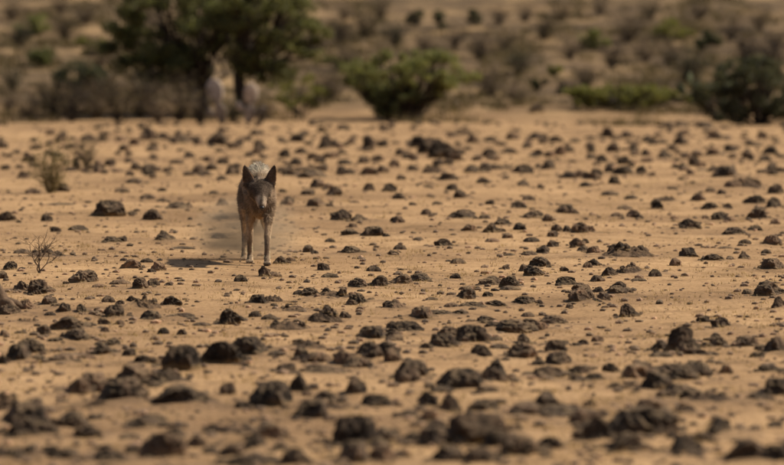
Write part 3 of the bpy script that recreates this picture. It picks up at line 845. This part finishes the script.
tree(206, 113, (172, 24, 82, 64), (204, 88), 110, 0.25, 270, 0.040, 'acacia', 'dark dense acacia tree with a broad low crown, upper left', 1)
tree(241, 114, (272, 28, 62, 62), (241, 66), 84, 0.23, 180, 0.040, 'acacia2', 'lighter green acacia tree with a thick dark trunk behind the wolf', 2, trunk_r=0.16)
tree(407, 121, (409, 74, 72, 26), (407, 114), 104, 0.16, 160, 0.034, 'bush', 'round green bush with spreading branches at top centre', 3, 'green_bush', 'bush', stems=6, trunk_r=0.07)
tree(391, 122, (394, 101, 34, 17), (391, 116), 34, 0.15, 210, 0.030, 'acacia', 'dark low bush crowding the foot of the round green bush', 4, 'leafy_bush', 'bush', stems=5, trunk_r=0.04)
tree(625, 108, (627, 96, 72, 12), (625, 106), 84, 0.14, 190, 0.032, 'olive', 'long low olive-green bush at the right below the hillside', 5, 'low_bush', 'bush', stems=5, trunk_r=0.04)
tree(758, 125, (752, 92, 50, 37), (758, 118), 80, 0.18, 200, 0.030, 'greyleaf', 'big dark grey-green thorny bush at the right edge', 6, 'thorn_bush', 'bush', stems=6, trunk_r=0.05)
tree(722, 122, (716, 100, 28, 22), (722, 118), 16, 0.2, 300, 0.028, 'greyleaf', 'dark thorny bush below the upright cactus on the right', 7, 'thorn_bush', 'bush', stems=5, trunk_r=0.04)
tree(78, 98, (80, 74, 30, 18), (78, 92), 22, 0.24, 300, 0.032, 'greyleaf', 'grey-green rounded bush left of the dark acacia', 8, 'leafy_bush', 'bush', stems=5, trunk_r=0.04)
tree(40, 66, (41, 58, 15, 8), (40, 64), 12, 0.2, 300, 0.03, 'acacia', 'small dark green bush on bare earth, upper left', 9, 'hillside_bush', 'bush', 'bushes on the hillside', stems=4, trunk_r=0.03)
tree(34, 34, (34, 24, 20, 10), (34, 30), 12, 0.2, 260, 0.03, 'bush', 'green hillside bush in the upper left corner', 10, 'hillside_bush', 'bush', 'bushes on the hillside', stems=4, trunk_r=0.03)
tree(90, 56, (90, 46, 16, 9), (90, 53), 12, 0.18, 240, 0.03, 'olive', 'yellow-green bush beside the left end of the dark crown', 11, 'hillside_bush', 'bush', 'bushes on the hillside', stems=4, trunk_r=0.03)
tree(594, 50, (594, 40, 15, 9), (594, 47), 12, 0.17, 300, 0.03, 'bush', 'compact green bush alone on the right hillside', 12, 'hillside_bush', 'bush', 'bushes on the hillside', stems=4, trunk_r=0.03)
tree(554, 76, (554, 70, 9, 6), (554, 74), 7, 0.12, 200, 0.026, 'olive', 'tiny olive bush above the dark hillside stone, right of centre', 13, 'hillside_bush', 'bush', 'bushes on the hillside', stems=3, trunk_r=0.02)
tree(300, 120, (300, 92, 28, 24), (300, 110), 18, 0.18, 90, 0.03, 'olive', 'sparse see-through yellow-green shrub between the tree and green bush', 14, 'wispy_shrub', 'shrub', stems=7, trunk_r=0.03)
tree(672, 40, (672, 30, 22, 10), (672, 36), 12, 0.2, 170, 0.03, 'olive', 'olive shrub high on the right hillside', 15, 'hillside_bush', 'bush', 'bushes on the hillside', stems=4, trunk_r=0.03)
tree(705, 50, (705, 40, 14, 10), (705, 46), 10, 0.17, 220, 0.03, 'greyleaf', 'dark shrub on the slope above the cactus', 16, 'hillside_bush', 'bush', 'bushes on the hillside', stems=4, trunk_r=0.03)
tree(540, 92, (540, 84, 7, 7), (540, 90), 6, 0.1, 200, 0.025, 'greyleaf', 'small dark upright shrub beside the hillside stone, right of centre', 17, 'hillside_bush', 'bush', 'bushes on the hillside', stems=3, trunk_r=0.02)
tree(335, 70, (335, 62, 12, 7), (335, 68), 8, 0.14, 240, 0.028, 'bush', 'small green bush behind the left of the round bush', 18, 'hillside_bush', 'bush', 'bushes on the hillside', stems=3, trunk_r=0.02)
for i, (px, py, w, h, t) in enumerate([(415, 27, 9, 8, 'leftmost'), (440, 30, 8, 9, 'middle'), (473, 26, 8, 9, 'rightmost')]):
    tree(px, py, (px, py - h, w, h), (px, py - 2), 7, 0.15, 170, 0.028, 'greyleaf', f'{t} of three small dark shrubs before the pale top clearing', 30 + i, 'hillside_bush', 'bush', 'bushes on the hillside', stems=3, trunk_r=0.02)

# withered, leafless or brown scrub
def scrub_parts(seed, height, spread, n, twigs, leaf_n, upright=0.6):
    r = random.Random(seed)
    paths, cl = [], []
    for i in range(n):
        a = r.uniform(0, 6.283)
        d = Vector((math.cos(a), math.sin(a), 0)) * spread * r.uniform(.2, 1) + Vector((0, 0, height * r.uniform(.55, 1)))
        p = limb(r, (r.gauss(0, .03), r.gauss(0, .03), -0.03), d, 4, 0.07)
        paths.append((p, taper(0.013, 0.004, len(p))))
        for _ in range(twigs):
            b = p[r.randint(1, 4)]
            e = b + Vector((r.gauss(0, .8), r.gauss(0, .8), r.uniform(-.1, 1))) * height * 0.28
            paths.append((limb(r, b, e, 2, 0.08), (0.006, 0.004, 0.0025)))
            cl.append((tuple(e), height * 0.13))
    V, Fc = tubes(paths, 4)
    st = npmesh('stems', V, Fc)
    lf = None
    if leaf_n:
        V2, F2 = leaves(cl, leaf_n, 0.024, 0.8, seed)
        V2[:, 2] = np.maximum(V2[:, 2], 0.005)
        lf = npmesh('foliage', V2, F2)
    return st, lf

def place_scrub(px, py, hpx, proto, label, seed, name='dry_shrub', leafmat='dryleaf', group='dry brown shrubs at the foot of the hill', wpx=None):
    r = random.Random(seed)
    b = at(px, py); s = b[1] / F
    root = obj(name, None, loc=tuple(b))
    sc = hpx * s
    wx = sc if wpx is None else wpx * s / 1.3
    a = obj('stems', proto[0], parent=root)
    a.scale = (wx, wx, sc)
    a.rotation_euler.z = r.uniform(0, 6.28)
    if proto[1] is not None:
        f = obj('foliage', proto[1], parent=root); f.scale = (wx, wx, sc); f.rotation_euler.z = a.rotation_euler.z
    tag(root, label, 'shrub', group)
    return root

protos = []
for i in range(5):
    st, lf = scrub_parts(60 + i, 1.0, 0.62, 26, 7, 5)
    st.materials.append(M['twig']); lf.materials.append(M['dryleaf'])
    protos.append((st, lf))
dprotos = []
for i in range(4):
    st, lf = scrub_parts(160 + i, 1.0, 0.62, 26, 7, 7)
    st.materials.append(M['bark']); lf.materials.append(M[('darkscrub', 'greyleaf', 'darkscrub', 'dryleaf')[i]])
    dprotos.append((st, lf))
# below and beside the acacias, left to right
under = [(8, 112, 26), (30, 121, 30), (52, 116, 36), (72, 122, 38), (96, 119, 40), (118, 123, 40), (140, 118, 44), (158, 123, 38), (180, 121, 44),
         (200, 124, 34), (234, 123, 24), (262, 123, 24), (110, 104, 30), (150, 106, 34), (12, 92, 26)]
under.sort()
for i, (px, py, h) in enumerate(under):
    t = ('leftmost' if i == 0 else ORD[i] if i < 14 else 'rightmost') + ' of fifteen brown leafless shrubs under the left trees'
    place_scrub(px, py, h * 0.95, dprotos[i % 4] if i % 5 else protos[i % 5], t, 70 + i)
# scattered over the slope
slope = []
r0 = random.Random(5)
cand = [(340, 45, 24), (365, 38, 26), (395, 46, 24), (425, 52, 22), (455, 48, 24), (480, 60, 26), (505, 52, 22), (520, 75, 26), (330, 100, 34), (490, 96, 30),
        (515, 104, 24), (545, 40, 24), (570, 60, 24), (560, 22, 20), (628, 42, 34), (645, 62, 26), (612, 70, 26), (670, 66, 28), (690, 84, 34), (745, 66, 34),
        (770, 70, 32), (730, 40, 26), (760, 30, 24), (650, 20, 20), (700, 20, 22), (525, 22, 20), (600, 15, 18), (345, 20, 18), (380, 18, 18), (20, 48, 26),
        (65, 40, 24), (85, 24, 22), (60, 14, 20), (12, 20, 22), (100, 70, 30), (310, 60, 28), (345, 70, 26), (500, 25, 18), (585, 88, 22), (775, 50, 24)]
cand.sort()
SLOPE_ZONE = [(110, 'left of the dark tree'), (360, 'behind the acacia tree\'s right side'), (500, 'above the round green bush'), (600, 'left of the olive bush'), (700, 'above the olive bush'), (900, 'above the thorny bush at right')]
zb = {}
for e in cand: zb.setdefault(next(t for l, t in SLOPE_ZONE if e[0] < l), []).append(e)
k = 0
for t, lst in zb.items():
    for i, (px, py, h) in enumerate(lst):
        place_scrub(px, py, h, dprotos[k % 4] if k % 5 in (1, 3) else protos[k % 5], f'{ORD[i]} of {NUM[len(lst)]} withered hillside shrubs {t}', 100 + k, 'hillside_shrub', group='withered shrubs on the slope', wpx=h * 1.5)
        k += 1

# the dry tufts and the bare twig on the sand
st, lf = scrub_parts(201, 1.0, 0.62, 34, 8, 5); st.materials.append(M['strawleaf']); lf.materials.append(M['strawleaf'])
place_scrub(50, 193, 46, (st, lf), 'straw-coloured dry shrub on the sand at far left', 201, 'straw_shrub', group='straw-coloured tufts on the sand', wpx=44)
st, lf = scrub_parts(202, 1.0, 0.5, 34, 8, 4); st.materials.append(M['twig']); lf.materials.append(M['strawleaf'])
place_scrub(87, 170, 25, (st, lf), 'smaller greyish dry tuft behind a black wedge of rock, left', 202, 'straw_shrub', group='straw-coloured tufts on the sand', wpx=26)

def bare_twig(px, py, hpx):
    b = at(px, py); s = b[1] / F
    r = random.Random(3)
    H = hpx * s
    paths = []
    def grow(p, d, L, rad, lev):
        e = p + d * L
        pts = limb(r, p, e, 3, 0.06)
        paths.append((pts, taper(rad, rad * .5, 4)))
        if lev == 0: return
        for _ in range(3 if lev > 1 else 2):
            nd = (d + Vector((r.gauss(0, .55), r.gauss(0, .4), r.gauss(.12, .25)))).normalized()
            grow(pts[r.randint(1, 3)], nd, L * r.uniform(.5, .85), rad * .6, lev - 1)
    for dx in (-.35, -.08, .12, .45):
        grow(Vector((0, 0, -.02)), Vector((dx, r.gauss(0, .2), 1)).normalized(), H * .48, 0.0065, 3)
    V, Fc = tubes(paths, 5)
    V[:, 2] *= H / max(V[:, 2].max(), 1e-3)
    o = obj('bare_twig', npmesh('bare_twig', V, Fc), M['twig'], loc=tuple(b))
    tag(o, 'small bare branching twig standing in the sand at left', 'twig')
bare_twig(40, 273, 46)

def pad_mesh(seed):
    r = random.Random(seed)
    bm = bmesh.new(); bmesh.ops.create_uvsphere(bm, u_segments=14, v_segments=10, radius=0.5)
    for v in bm.verts:
        z = v.co.z + 0.5
        wd = 0.62 + 0.5 * math.sin(min(z, 1) * 2.2) - .15
        v.co.x *= wd; v.co.y *= 0.24 * (1 + .2 * mnoise.noise(v.co * 3 + Vector((seed, 0, 0))))
        v.co.x += 0.05 * mnoise.noise(v.co * 2 + Vector((0, seed, 0)))
        v.co.z = z
    me = bpy.data.meshes.new('pad'); bm.to_mesh(me); bm.free()
    for p in me.polygons: p.use_smooth = True
    return me

def cactus(px, py, pads, mat, label, seed):
    """pads: (px, py of the pad's lower end, height px, lean)"""
    r = random.Random(seed)
    b = at(px, py); s = b[1] / F
    root = obj('prickly_pear', None, loc=tuple(b))
    for i, (qx, qy, h, lean) in enumerate(pads):
        me = pad_mesh(seed * 20 + i)
        o = obj('pad', me, M[mat], root)
        o.location = ((qx - px) * s, r.gauss(0, .05), max((py - qy) * s, 0) - 0.03)
        o.scale = (h * s * .68, h * s * .8, h * s)
        o.rotation_euler = (r.gauss(0, .12), lean, r.gauss(0, .5))
    tag(root, label, 'cactus', 'prickly pears among the bushes')
cactus(221, 123, [(223, 123, 22, -.15), (219, 104, 28, -.25), (216, 117, 13, -.8)], 'cactus_pale', 'pale pinkish prickly pear pads below the dark tree', 3)
cactus(250, 123, [(247, 123, 20, .3), (250, 106, 25, .05), (256, 114, 13, .9), (244, 110, 12, -.7)], 'cactus_pale', 'pale upright prickly pear right of the thick dark trunk', 4)
cactus(722, 112, [(722, 112, 20, 0), (716, 98, 18, -.35), (726, 96, 22, .15), (722, 82, 20, -.1), (732, 84, 16, .5), (711, 104, 16, -.6), (734, 100, 17, .7), (728, 70, 12, .2)],
       'cactus', 'tall green prickly pear rising from the thorny bush at right', 5)
cactus(690, 106, [(690, 106, 16, 0), (684, 95, 14, -.4), (694, 94, 16, .3), (690, 84, 13, .05), (699, 101, 13, .6)], 'cactus', 'smaller prickly pear at the right end of the olive bush', 6)

# dark stones lying on the slope
for px, py, w, h, t in [(570, 95, 27, 14, 'wide dark stone on the slope left of the olive bush'), (536, 113, 15, 9, 'dark stone at the foot of the slope, right of centre'),
                        (455, 107, 11, 7, 'small black stone on the earth right of the round bush')]:
    e = (px, py, w, h, 'r'); me = pick(e); loc, dims = rock_xform(e)
    o = obj('rock', me); o.matrix_world = scale_rot(me, loc, dims, False)
    tag(o, t, 'rock', 'dark stones on the slope')

# stump at the left edge of the picture
def stump():
    b = at(-9, 310); s = b[1] / F
    root = obj('dead_stump', None, loc=tuple(b))
    r = random.Random(9)
    paths = []
    H = 50 * s
    pts = [Vector((0.10, 0, -.05)), Vector((0.05, 0, H * .25)), Vector((0.0, 0.01, H * .55)), Vector((-.03, 0, H * .85)), Vector((-.06, 0, H))]
    V, Fc = tubes([(pts, (.085, .062, .048, .042, .030))], 12)
    V += NR.normal(0, .004, V.shape)
    obj('trunk', npmesh('trunk', V, Fc, True), M['deadwood'], root)
    for dx, dy in ((.20, -.05), (.13, -.16), (-.15, -.05), (.05, .2)):
        V, Fc = tubes([([Vector((.06, 0, .07)), Vector((.08 + dx * .5, dy * .5, .045)), Vector((.09 + dx, dy, -.02))], (.04, .03, .012))], 8)
        obj('root', npmesh('root', V, Fc, True), M['deadwood'], root)
    tag(root, 'leaning brown dead stump cut off by the left edge', 'stump')
stump()

# low brush and dead grass that cover the slope as one mass
def slope_cover():
    n = 5200
    y = 131 * KZ + 74 * KZ * NR.random(n) ** 0.9; x = (NR.random(n) - .5) * (W0 / F) * y * 1.3
    keep = (np.sin(.9 * x + .35 * y + 1) * np.sin(.5 * y - .6 * x) + NR.random(n) * 1.1) > 0.42 + 0.7 * (y < 138 * KZ)
    # the clearing at the top stays bare
    ppx = W0 / 2 + F * x / y
    clear = (ppx > 385) & (ppx < 540) & (y > 172 * KZ)
    keep &= ~clear
    x, y = x[keep], y[keep]; k = 26
    sc = NR.uniform(.10, .26, len(x))
    xx = np.repeat(x, k) + NR.normal(0, 1, len(x) * k) * np.repeat(sc, k) * .6
    yy = np.repeat(y, k) + NR.normal(0, 1, len(x) * k) * np.repeat(sc, k) * .6
    L = np.repeat(sc, k) * NR.uniform(.4, 1.2, len(xx))
    V, Fc = blades(xx, yy, gz(xx, yy), L, 0.012 + 0 * xx, NR.random(len(xx)) * .9)
    o = obj('slope_brush', npmesh('slope_brush', V, Fc), M['dryleaf'])
    tag(o, 'low brown brush and dead grass covering the slope', 'brush', kind='stuff')
slope_cover()

# ------------------------------------------------------------------ the wolf
def wolf():
    base = at(260, 264)
    root = obj('wolf', None, loc=(base[0], base[1], float(gz(base[0], base[1]))))
    bm = bmesh.new()
    def loft(st, k=18, up=(0, 0, 1)):
        """st: (centre, half width, half height)"""
        up = Vector(up); rings = []
        pts = [Vector(q[0]) for q in st]
        for i, (c, a, b) in enumerate(st):
            t = (pts[min(i + 1, len(st) - 1)] - pts[max(i - 1, 0)]).normalized()
            sx = t.cross(up).normalized(); sz = sx.cross(t)
            rings.append([bm.verts.new(pts[i] + sx * (a * math.cos(2 * math.pi * j / k)) + sz * (b * math.sin(2 * math.pi * j / k))) for j in range(k)])
        for r0_, r1_ in zip(rings[:-1], rings[1:]):
            for j in range(k):
                bm.faces.new((r0_[j], r0_[(j + 1) % k], r1_[(j + 1) % k], r1_[j]))
        bm.faces.new(rings[0][::-1]); bm.faces.new(rings[-1])
    def bx(y): return -0.052 * max(y, 0) / 0.5      # the body trails off to the viewer's left
    # trunk
    loft([((0.0, -.165, .585), .040, .055), ((0, -.13, .585), .095, .135), ((0, -.06, .590), .100, .190), ((bx(.05), .05, .600), .108, .218),
          ((bx(.18), .18, .602), .112, .208), ((bx(.35), .35, .607), .108, .172), ((bx(.52), .52, .625), .112, .140), ((bx(.66), .66, .635), .118, .140),
          ((bx(.78), .78, .625), .110, .130), ((bx(.86), .86, .605), .075, .095), ((bx(.90), .90, .595), .03, .05)])
    # neck with its ruff
    loft([((0, .06, .665), .085, .140), ((0, -.06, .655), .090, .135), ((.004, -.17, .640), .090, .120), ((.006, -.27, .642), .088, .104), ((.008, -.34, .632), .085, .085)])
    # head: skull, cheeks, muzzle
    loft([((.004, -.285, .672), .050, .050), ((.006, -.315, .655), .088, .078), ((.010, -.350, .628), .098, .080), ((.014, -.385, .600), .080, .070), ((.018, -.412, .577), .060, .055),
          ((.022, -.440, .550), .043, .044), ((.026, -.472, .524), .037, .038), ((.029, -.500, .500), .031, .033), ((.031, -.517, .486), .018, .020)], up=(0, -.66, .75))
    # brow ridge and lower jaw
    loft([((.020, -.395, .548), .034, .020), ((.025, -.440, .516), .026, .018), ((.029, -.478, .488), .018, .013)], up=(0, -.66, .75))
    for sx in (-1, 1):
        loft([((.012 + sx * .02, -.385, .640), .02, .014), ((.013 + sx * .045, -.385, .628), .024, .016), ((.013 + sx * .07, -.37, .618), .016, .012)], 10, up=(0, -.66, .75))
        # ears
        loft([((.006 + sx * .066, -.318, .655), .044, .026), ((.006 + sx * .084, -.328, .695), .047, .018), ((.006 + sx * .100, -.335, .740), .043, .014),
              ((.006 + sx * .114, -.338, .785), .029, .011), ((.006 + sx * .124, -.338, .828), .009, .007)], 14, up=(0, 1, 0))
    # forelegs: the viewer's left one stands under the body, the right one steps forward
    def foreleg(sx, py, lean):
        x0 = .085 * sx
        px = -.088 if sx < 0 else .066
        loft([((x0, .03, .60), .050, .095), ((x0 * 1.02, .02 + .2 * py, .50), .052, .080), ((x0 * .98, .03 + .35 * py, .42), .042, .056),
              ((x0 * .5 + px * .5, .01 + .55 * py, .33), .030, .036), ((px, .0 + .75 * py, .215), .025, .028), ((px, py * .9, .15), .022, .024), ((px, py + .01, .075), .021, .023),
              ((px, py - .012, .035), .027, .034), ((px, py - .03, .008), .031, .044), ((px, py - .03, -.004), .026, .038)], 14, up=(0, 1, 0))
        for t in (-.021, -.007, .007, .021):
            loft([((px + t, py - .045, .022), .0085, .012), ((px + t * 1.15, py - .075, .018), .009, .013), ((px + t * 1.2, py - .090, .009), .005, .006)], 8)
    foreleg(-1, .15, 0); foreleg(1, -.22, 0)
    def hind(sx, px, py):
        x0 = bx(.7) + .075 * sx
        loft([((x0, .72, .64), .060, .125), ((x0 + .02 * sx, .68, .53), .062, .115), ((x0 + .02 * sx, .64 + .2 * py, .43), .048, .075), ((x0 * .6 + px * .4, .70 + .4 * py, .33), .032, .045),
              ((px, .80 + .6 * py, .235), .024, .032), ((px, .80 + .85 * py, .15), .021, .025), ((px, .78 + py, .06), .022, .025), ((px, .755 + py, .03), .028, .036),
              ((px, .735 + py, .008), .030, .044), ((px, .735 + py, -.004), .026, .038)], 14, up=(0, 1, 0))
        for t in (-.02, -.007, .007, .02):
            loft([((px + t, .72 + py, .022), .0085, .012), ((px + t * 1.15, .692 + py, .018), .009, .012), ((px + t * 1.2, .678 + py, .009), .005, .006)], 8)
    hind(-1, -.150, -.12); hind(1, .035, .12)
    # hanging tail
    loft([((bx(.85), .84, .66), .04, .04), ((bx(.9), .93, .60), .048, .05), ((bx(.9), .98, .48), .056, .06), ((bx(.9), 1.0, .36), .048, .05), ((bx(.9), 1.01, .26), .018, .018)], 12, up=(1, 0, 0))
    for v_ in bm.verts:                         # a lean chest and flank, a broader face
        k_ = min(max((v_.co.y + .30) / .08, 0), 1)
        if v_.co.z > .34: v_.co.x *= 1 - .13 * k_
        if k_ == 0 and v_.co.z < .69: v_.co.x = .012 + (v_.co.x - .012) * 1.06
    bmesh.ops.recalc_face_normals(bm, faces=bm.faces)
    me = bpy.data.meshes.new('body_cage'); bm.to_mesh(me); bm.free()
    tmp = obj('body', me)
    rm = tmp.modifiers.new('r', 'REMESH'); rm.mode = 'VOXEL'; rm.voxel_size = 0.0065; rm.use_smooth_shade = True
    sm = tmp.modifiers.new('s', 'SMOOTH'); sm.factor = 0.5; sm.iterations = 5
    dg = bpy.context.evaluated_depsgraph_get()
    body_me = bpy.data.meshes.new_from_object(tmp.evaluated_get(dg))
    bpy.data.objects.remove(tmp)
    body_me.name = 'body'
    nv = len(body_me.vertices)
    co = np.empty(nv * 3, np.float32); body_me.vertices.foreach_get('co', co); co = co.reshape(-1, 3)
    no = np.empty(nv * 3, np.float32); body_me.vertices.foreach_get('normal', no); no = no.reshape(-1, 3)
    # ---- coat colours
    x, y, z = co.T
    def sel(v, a, b): return ramp01((v - a) / (b - a))
    def lay(col, c, f): return col * (1 - f[:, None]) + np.array(c)[None] * f[:, None]
    col = np.tile(np.array([.250, .180, .115]), (nv, 1))
    col = lay(col, (.37, .305, .235), sel(z, .68, .82) * sel(y, -.30, -.15))                 # grizzled back, painted paler as if sunlit from behind
    col = lay(col, (.165, .120, .082), sel(z, .76, .55) * sel(z, .38, .5) * sel(y, -.33, -.25))  # rusty shoulder and flank
    col = lay(col, (.100, .072, .053), sel(y, -.05, -.15) * sel(z, .62, .5) * sel(z, .33, .40))  # dark chest
    col = lay(col, (.36, .265, .175), sel(z, .38, .26))                                      # tan legs
    col = lay(col, (.10, .075, .055), sel(z, .32, .16) * (no[:, 1] < -.3) * .75 * (y < .3))     # dark stripe down the forelegs
    head = sel(y, -.27, -.31)
    col = lay(col, (.060, .045, .034), head)
    hax = (y + .30) * -.77 + (z - .66) * -.64                                                # along the head, 0 skull .. .30 nose
    col = lay(col, (.150, .112, .080), head * sel(hax, .07, .02) * sel(np.abs(x - .008), .055, .03) * sel(z, .60, .66))
    col = lay(col, (.23, .18, .135), head * sel(hax, .15, .19) * sel(hax, .275, .255) * sel(np.abs(x - .026), .004, .022))  # pale muzzle sides
    col = lay(col, (.24, .18, .13), head * sel(np.abs(x - .01), .074, .094) * sel(z, .66, .61))   # pale cheeks
    col = lay(col, (.30, .23, .17), head * sel(z, .535, .50) * sel(hax, .27, .22))          # chin
    ear = sel(z, .685, .70) * (y < -.29) * sel(np.abs(x - .006), .04, .05)
    col = lay(col, (.060, .044, .035), ear * (no[:, 1] < .15))  # ear fronts darkened, backlit shade put into the coat colour
    col = lay(col, (.20, .115, .065), ear * sel(np.abs(no[:, 0]), .55, .85) )
    col = lay(col, (.050, .038, .032), ear * sel(z, .785, .81))
    # streaks of darker guard hair and paler underfur
    mot = np.array([mnoise.fractal(Vector((a * 16, b_ * 9, c_ * 7)), .9, 2.1, 3) for a, b_, c_ in co])
    col *= np.clip(1 + 0.7 * mot, .45, 1.6)[:, None]
    col = np.clip(col * np.array([1.62, 1.58, 1.52]), 0, .62)
    def put(mesh, c):
        a = mesh.color_attributes.new('coat', 'FLOAT_COLOR', 'POINT')
        a.data.foreach_set('color', np.concatenate([c, np.ones((len(c), 1))], 1).astype(np.float32).ravel())
    put(body_me, col)
    m, nt, b = newmat('wolf_coat')
    at_ = N(nt, 'ShaderNodeAttribute', attribute_name='coat')
    tc = N(nt, 'ShaderNodeTexCoord')
    nn = noise_node(nt, tc.outputs['Object'], 60, 5, .7)
    nt.links.new(mix(nt, .6, at_.outputs['Color'], ramp(nt, nn, [(.35, (.6, .58, .56)), (.65, (1.2, 1.2, 1.2))]), 'MULTIPLY'), b.inputs['Base Color'])
    b.inputs['Roughness'].default_value = .95; b.inputs['Specular IOR Level'].default_value = .05
    bump(nt, b, nn, .5, .01)
    obj('body', body_me, m, root)
    # ---- fur: fine blades lying along the coat
    body_me.calc_loop_triangles()
    nt_ = len(body_me.loop_triangles)
    tri = np.empty(nt_ * 3, np.int32); body_me.loop_triangles.foreach_get('vertices', tri); tri = tri.reshape(-1, 3)
    A, B, Cc = co[tri[:, 0]], co[tri[:, 1]], co[tri[:, 2]]
    ar = np.linalg.norm(np.cross(B - A, Cc - A), axis=1)
    g = np.random.default_rng(4)
    nf = 70000
    ti = g.choice(nt_, nf, p=ar / ar.sum())
    u, v = g.random(nf), g.random(nf); fl = u + v > 1; u[fl], v[fl] = 1 - u[fl], 1 - v[fl]
    P = A[ti] + (B - A)[ti] * u[:, None] + (Cc - A)[ti] * v[:, None]
    Nn = no[tri[ti, 0]]; cc = col[tri[ti, 0]]
    X_, Y_, Z_ = P.T
    T = np.stack([g.normal(0, .25, nf), np.where(Z_ < .4, .15, .8) + g.normal(0, .2, nf), np.where(Z_ < .4, -1, -.45) + g.normal(0, .2, nf)], 1)
    isear = (Z_ > .69) & (Y_ < -.29)
    T[isear] = np.array([0, .1, 1]) + g.normal(0, .15, (isear.sum(), 3))
    T -= Nn * (T * Nn).sum(1, keepdims=True); T /= np.linalg.norm(T, axis=1, keepdims=True) + 1e-6
    L = np.full(nf, .030)
    L[(Y_ > -.30) & (Y_ < .30) & (Z_ > .42)] = .034; L[(Y_ > -.2) & (Z_ > .72)] = .055
    L[Z_ < .36] = .012; L[Y_ < -.33] = .018; L[isear] = .010; L[(Y_ < -.40)] = .006
    L[Z_ < .05] = .005; L[(Y_ > .9) & (Z_ > .2)] = .04
    L *= g.uniform(.5, 1.25, nf)
    side = np.cross(Nn, T) * (0.0022 + L * .03)[:, None]
    tip = P + (T * .88 + Nn * g.uniform(.15, .75, nf)[:, None]) * L[:, None]
    V = np.stack([P - side, P + side, tip], 1).reshape(-1, 3)
    fm = npmesh('fur', V, np.arange(nf * 3).reshape(-1, 3))
    cc = cc * np.where((Z_ > .70) & (Y_ > -.28), g.uniform(.28, 1.15, nf), g.uniform(.6, 1.35, nf))[:, None]
    put(fm, np.repeat(cc, 3, 0))
    m2, nt2, b2 = newmat('wolf_fur')
    a2 = N(nt2, 'ShaderNodeAttribute', attribute_name='coat')
    nt2.links.new(a2.outputs['Color'], b2.inputs['Base Color'])
    b2.inputs['Roughness'].default_value = .95; b2.inputs['Specular IOR Level'].default_value = .08
    obj('fur', fm, m2, root)
    # ---- eyes, nose, mouth
    def flat(name, c, rough):
        mm, n3, b3 = newmat(name)
        t3 = N(n3, 'ShaderNodeTexCoord')
        n3.links.new(ramp(n3, noise_node(n3, t3.outputs['Object'], 30, 2), [(.3, tuple(q * .7 for q in c)), (.7, c)]), b3.inputs['Base Color'])
        b3.inputs['Roughness'].default_value = rough
        return mm
    def ball(name, c, s, mat, parent):
        bb = bmesh.new(); bmesh.ops.create_uvsphere(bb, u_segments=14, v_segments=10, radius=1)
        for vv in bb.verts:
            vv.co = Vector((vv.co.x * s[0], vv.co.y * s[1], vv.co.z * s[2])) + Vector(c)
        q = bpy.data.meshes.new(name); bb.to_mesh(q); bb.free()
        for p in q.polygons: p.use_smooth = True
        return obj(name, q, mat, parent)
    amber = flat('amber_iris', (.30, .16, .03), .25); black = flat('black_skin', (.014, .012, .012), .4)
    for sx in (-1, 1):
        e = ball('eye', (.016 + sx * .042, -.424, .592), (.012, .010, .010), amber, root)
        ball('pupil', (.016 + sx * .043, -.432, .592), (.005, .004, .005), black, e)
    ball('nose', (.031, -.525, .487), (.019, .014, .015), black, root)
    V, Fc = tubes([([(.031 + t * .030, -.520 + abs(t) * .085, .469 + abs(t) * .062 - .006 * (1 - abs(t))) for t in np.linspace(-1, 1, 11)], [.004] * 11)], 6)
    obj('mouth', npmesh('mouth', V, Fc, True), black, root)
    tag(root, 'lean grey-brown wolf with tall dark ears walking towards the camera, head lowered', 'wolf')
    return base
wb = wolf()

# dust kicked up behind the wolf
def dust():
    bm = bmesh.new(); bmesh.ops.create_icosphere(bm, subdivisions=4, radius=1)
    for v in bm.verts:
        n = 1 + .25 * mnoise.noise(v.co * 1.6 + Vector((3, 1, 2)))
        v.co = Vector((v.co.x * .58 * n, v.co.y * .6 * n, max(v.co.z, -.85) * .36 * n))
    me = bpy.data.meshes.new('dust_cloud'); bm.to_mesh(me); bm.free()
    m = bpy.data.materials.new('raised_dust'); m.use_nodes = True
    nt = m.node_tree; nt.nodes.remove(nt.nodes['Principled BSDF'])
    pv = N(nt, 'ShaderNodeVolumePrincipled')
    pv.inputs['Color'].default_value = (.84, .60, .38, 1)
    pv.inputs['Anisotropy'].default_value = .2
    tc = N(nt, 'ShaderNodeTexCoord')
    vm = N(nt, 'ShaderNodeVectorMath', operation='MULTIPLY'); vm.inputs[1].default_value = (1 / .58, 1 / .62, 1 / .40)
    nt.links.new(tc.outputs['Object'], vm.inputs[0])
    ln = N(nt, 'ShaderNodeVectorMath', operation='LENGTH'); nt.links.new(vm.outputs[0], ln.inputs[0])
    fall = N(nt, 'ShaderNodeMapRange', interpolation_type='SMOOTHSTEP'); fall.inputs[1].default_value = 1.0; fall.inputs[2].default_value = .25
    nt.links.new(ln.outputs['Value'], fall.inputs[0])
    vs2 = N(nt, 'ShaderNodeVectorMath', operation='MULTIPLY'); vs2.inputs[1].default_value = (.5, .8, 3.2)
    nt.links.new(tc.outputs['Object'], vs2.inputs[0])
    nz = ramp(nt, noise_node(nt, vs2.outputs[0], 4.5, 4, .65), [(.40, (0, 0, 0)), (.66, (1, 1, 1))])
    d = mathn(nt, 'MULTIPLY', mathn(nt, 'MULTIPLY', fall.outputs[0], nz), 6.5)
    nt.links.new(d, pv.inputs['Density'])
    nt.links.new(pv.outputs[0], nt.nodes['Material Output'].inputs['Volume'])
    o = obj('dust_cloud', me, m, loc=(wb[0] - .14, wb[1] + 1.0, .24))
    tag(o, 'thin brown dust raised behind the wolf', 'dust', kind='stuff')
dust()
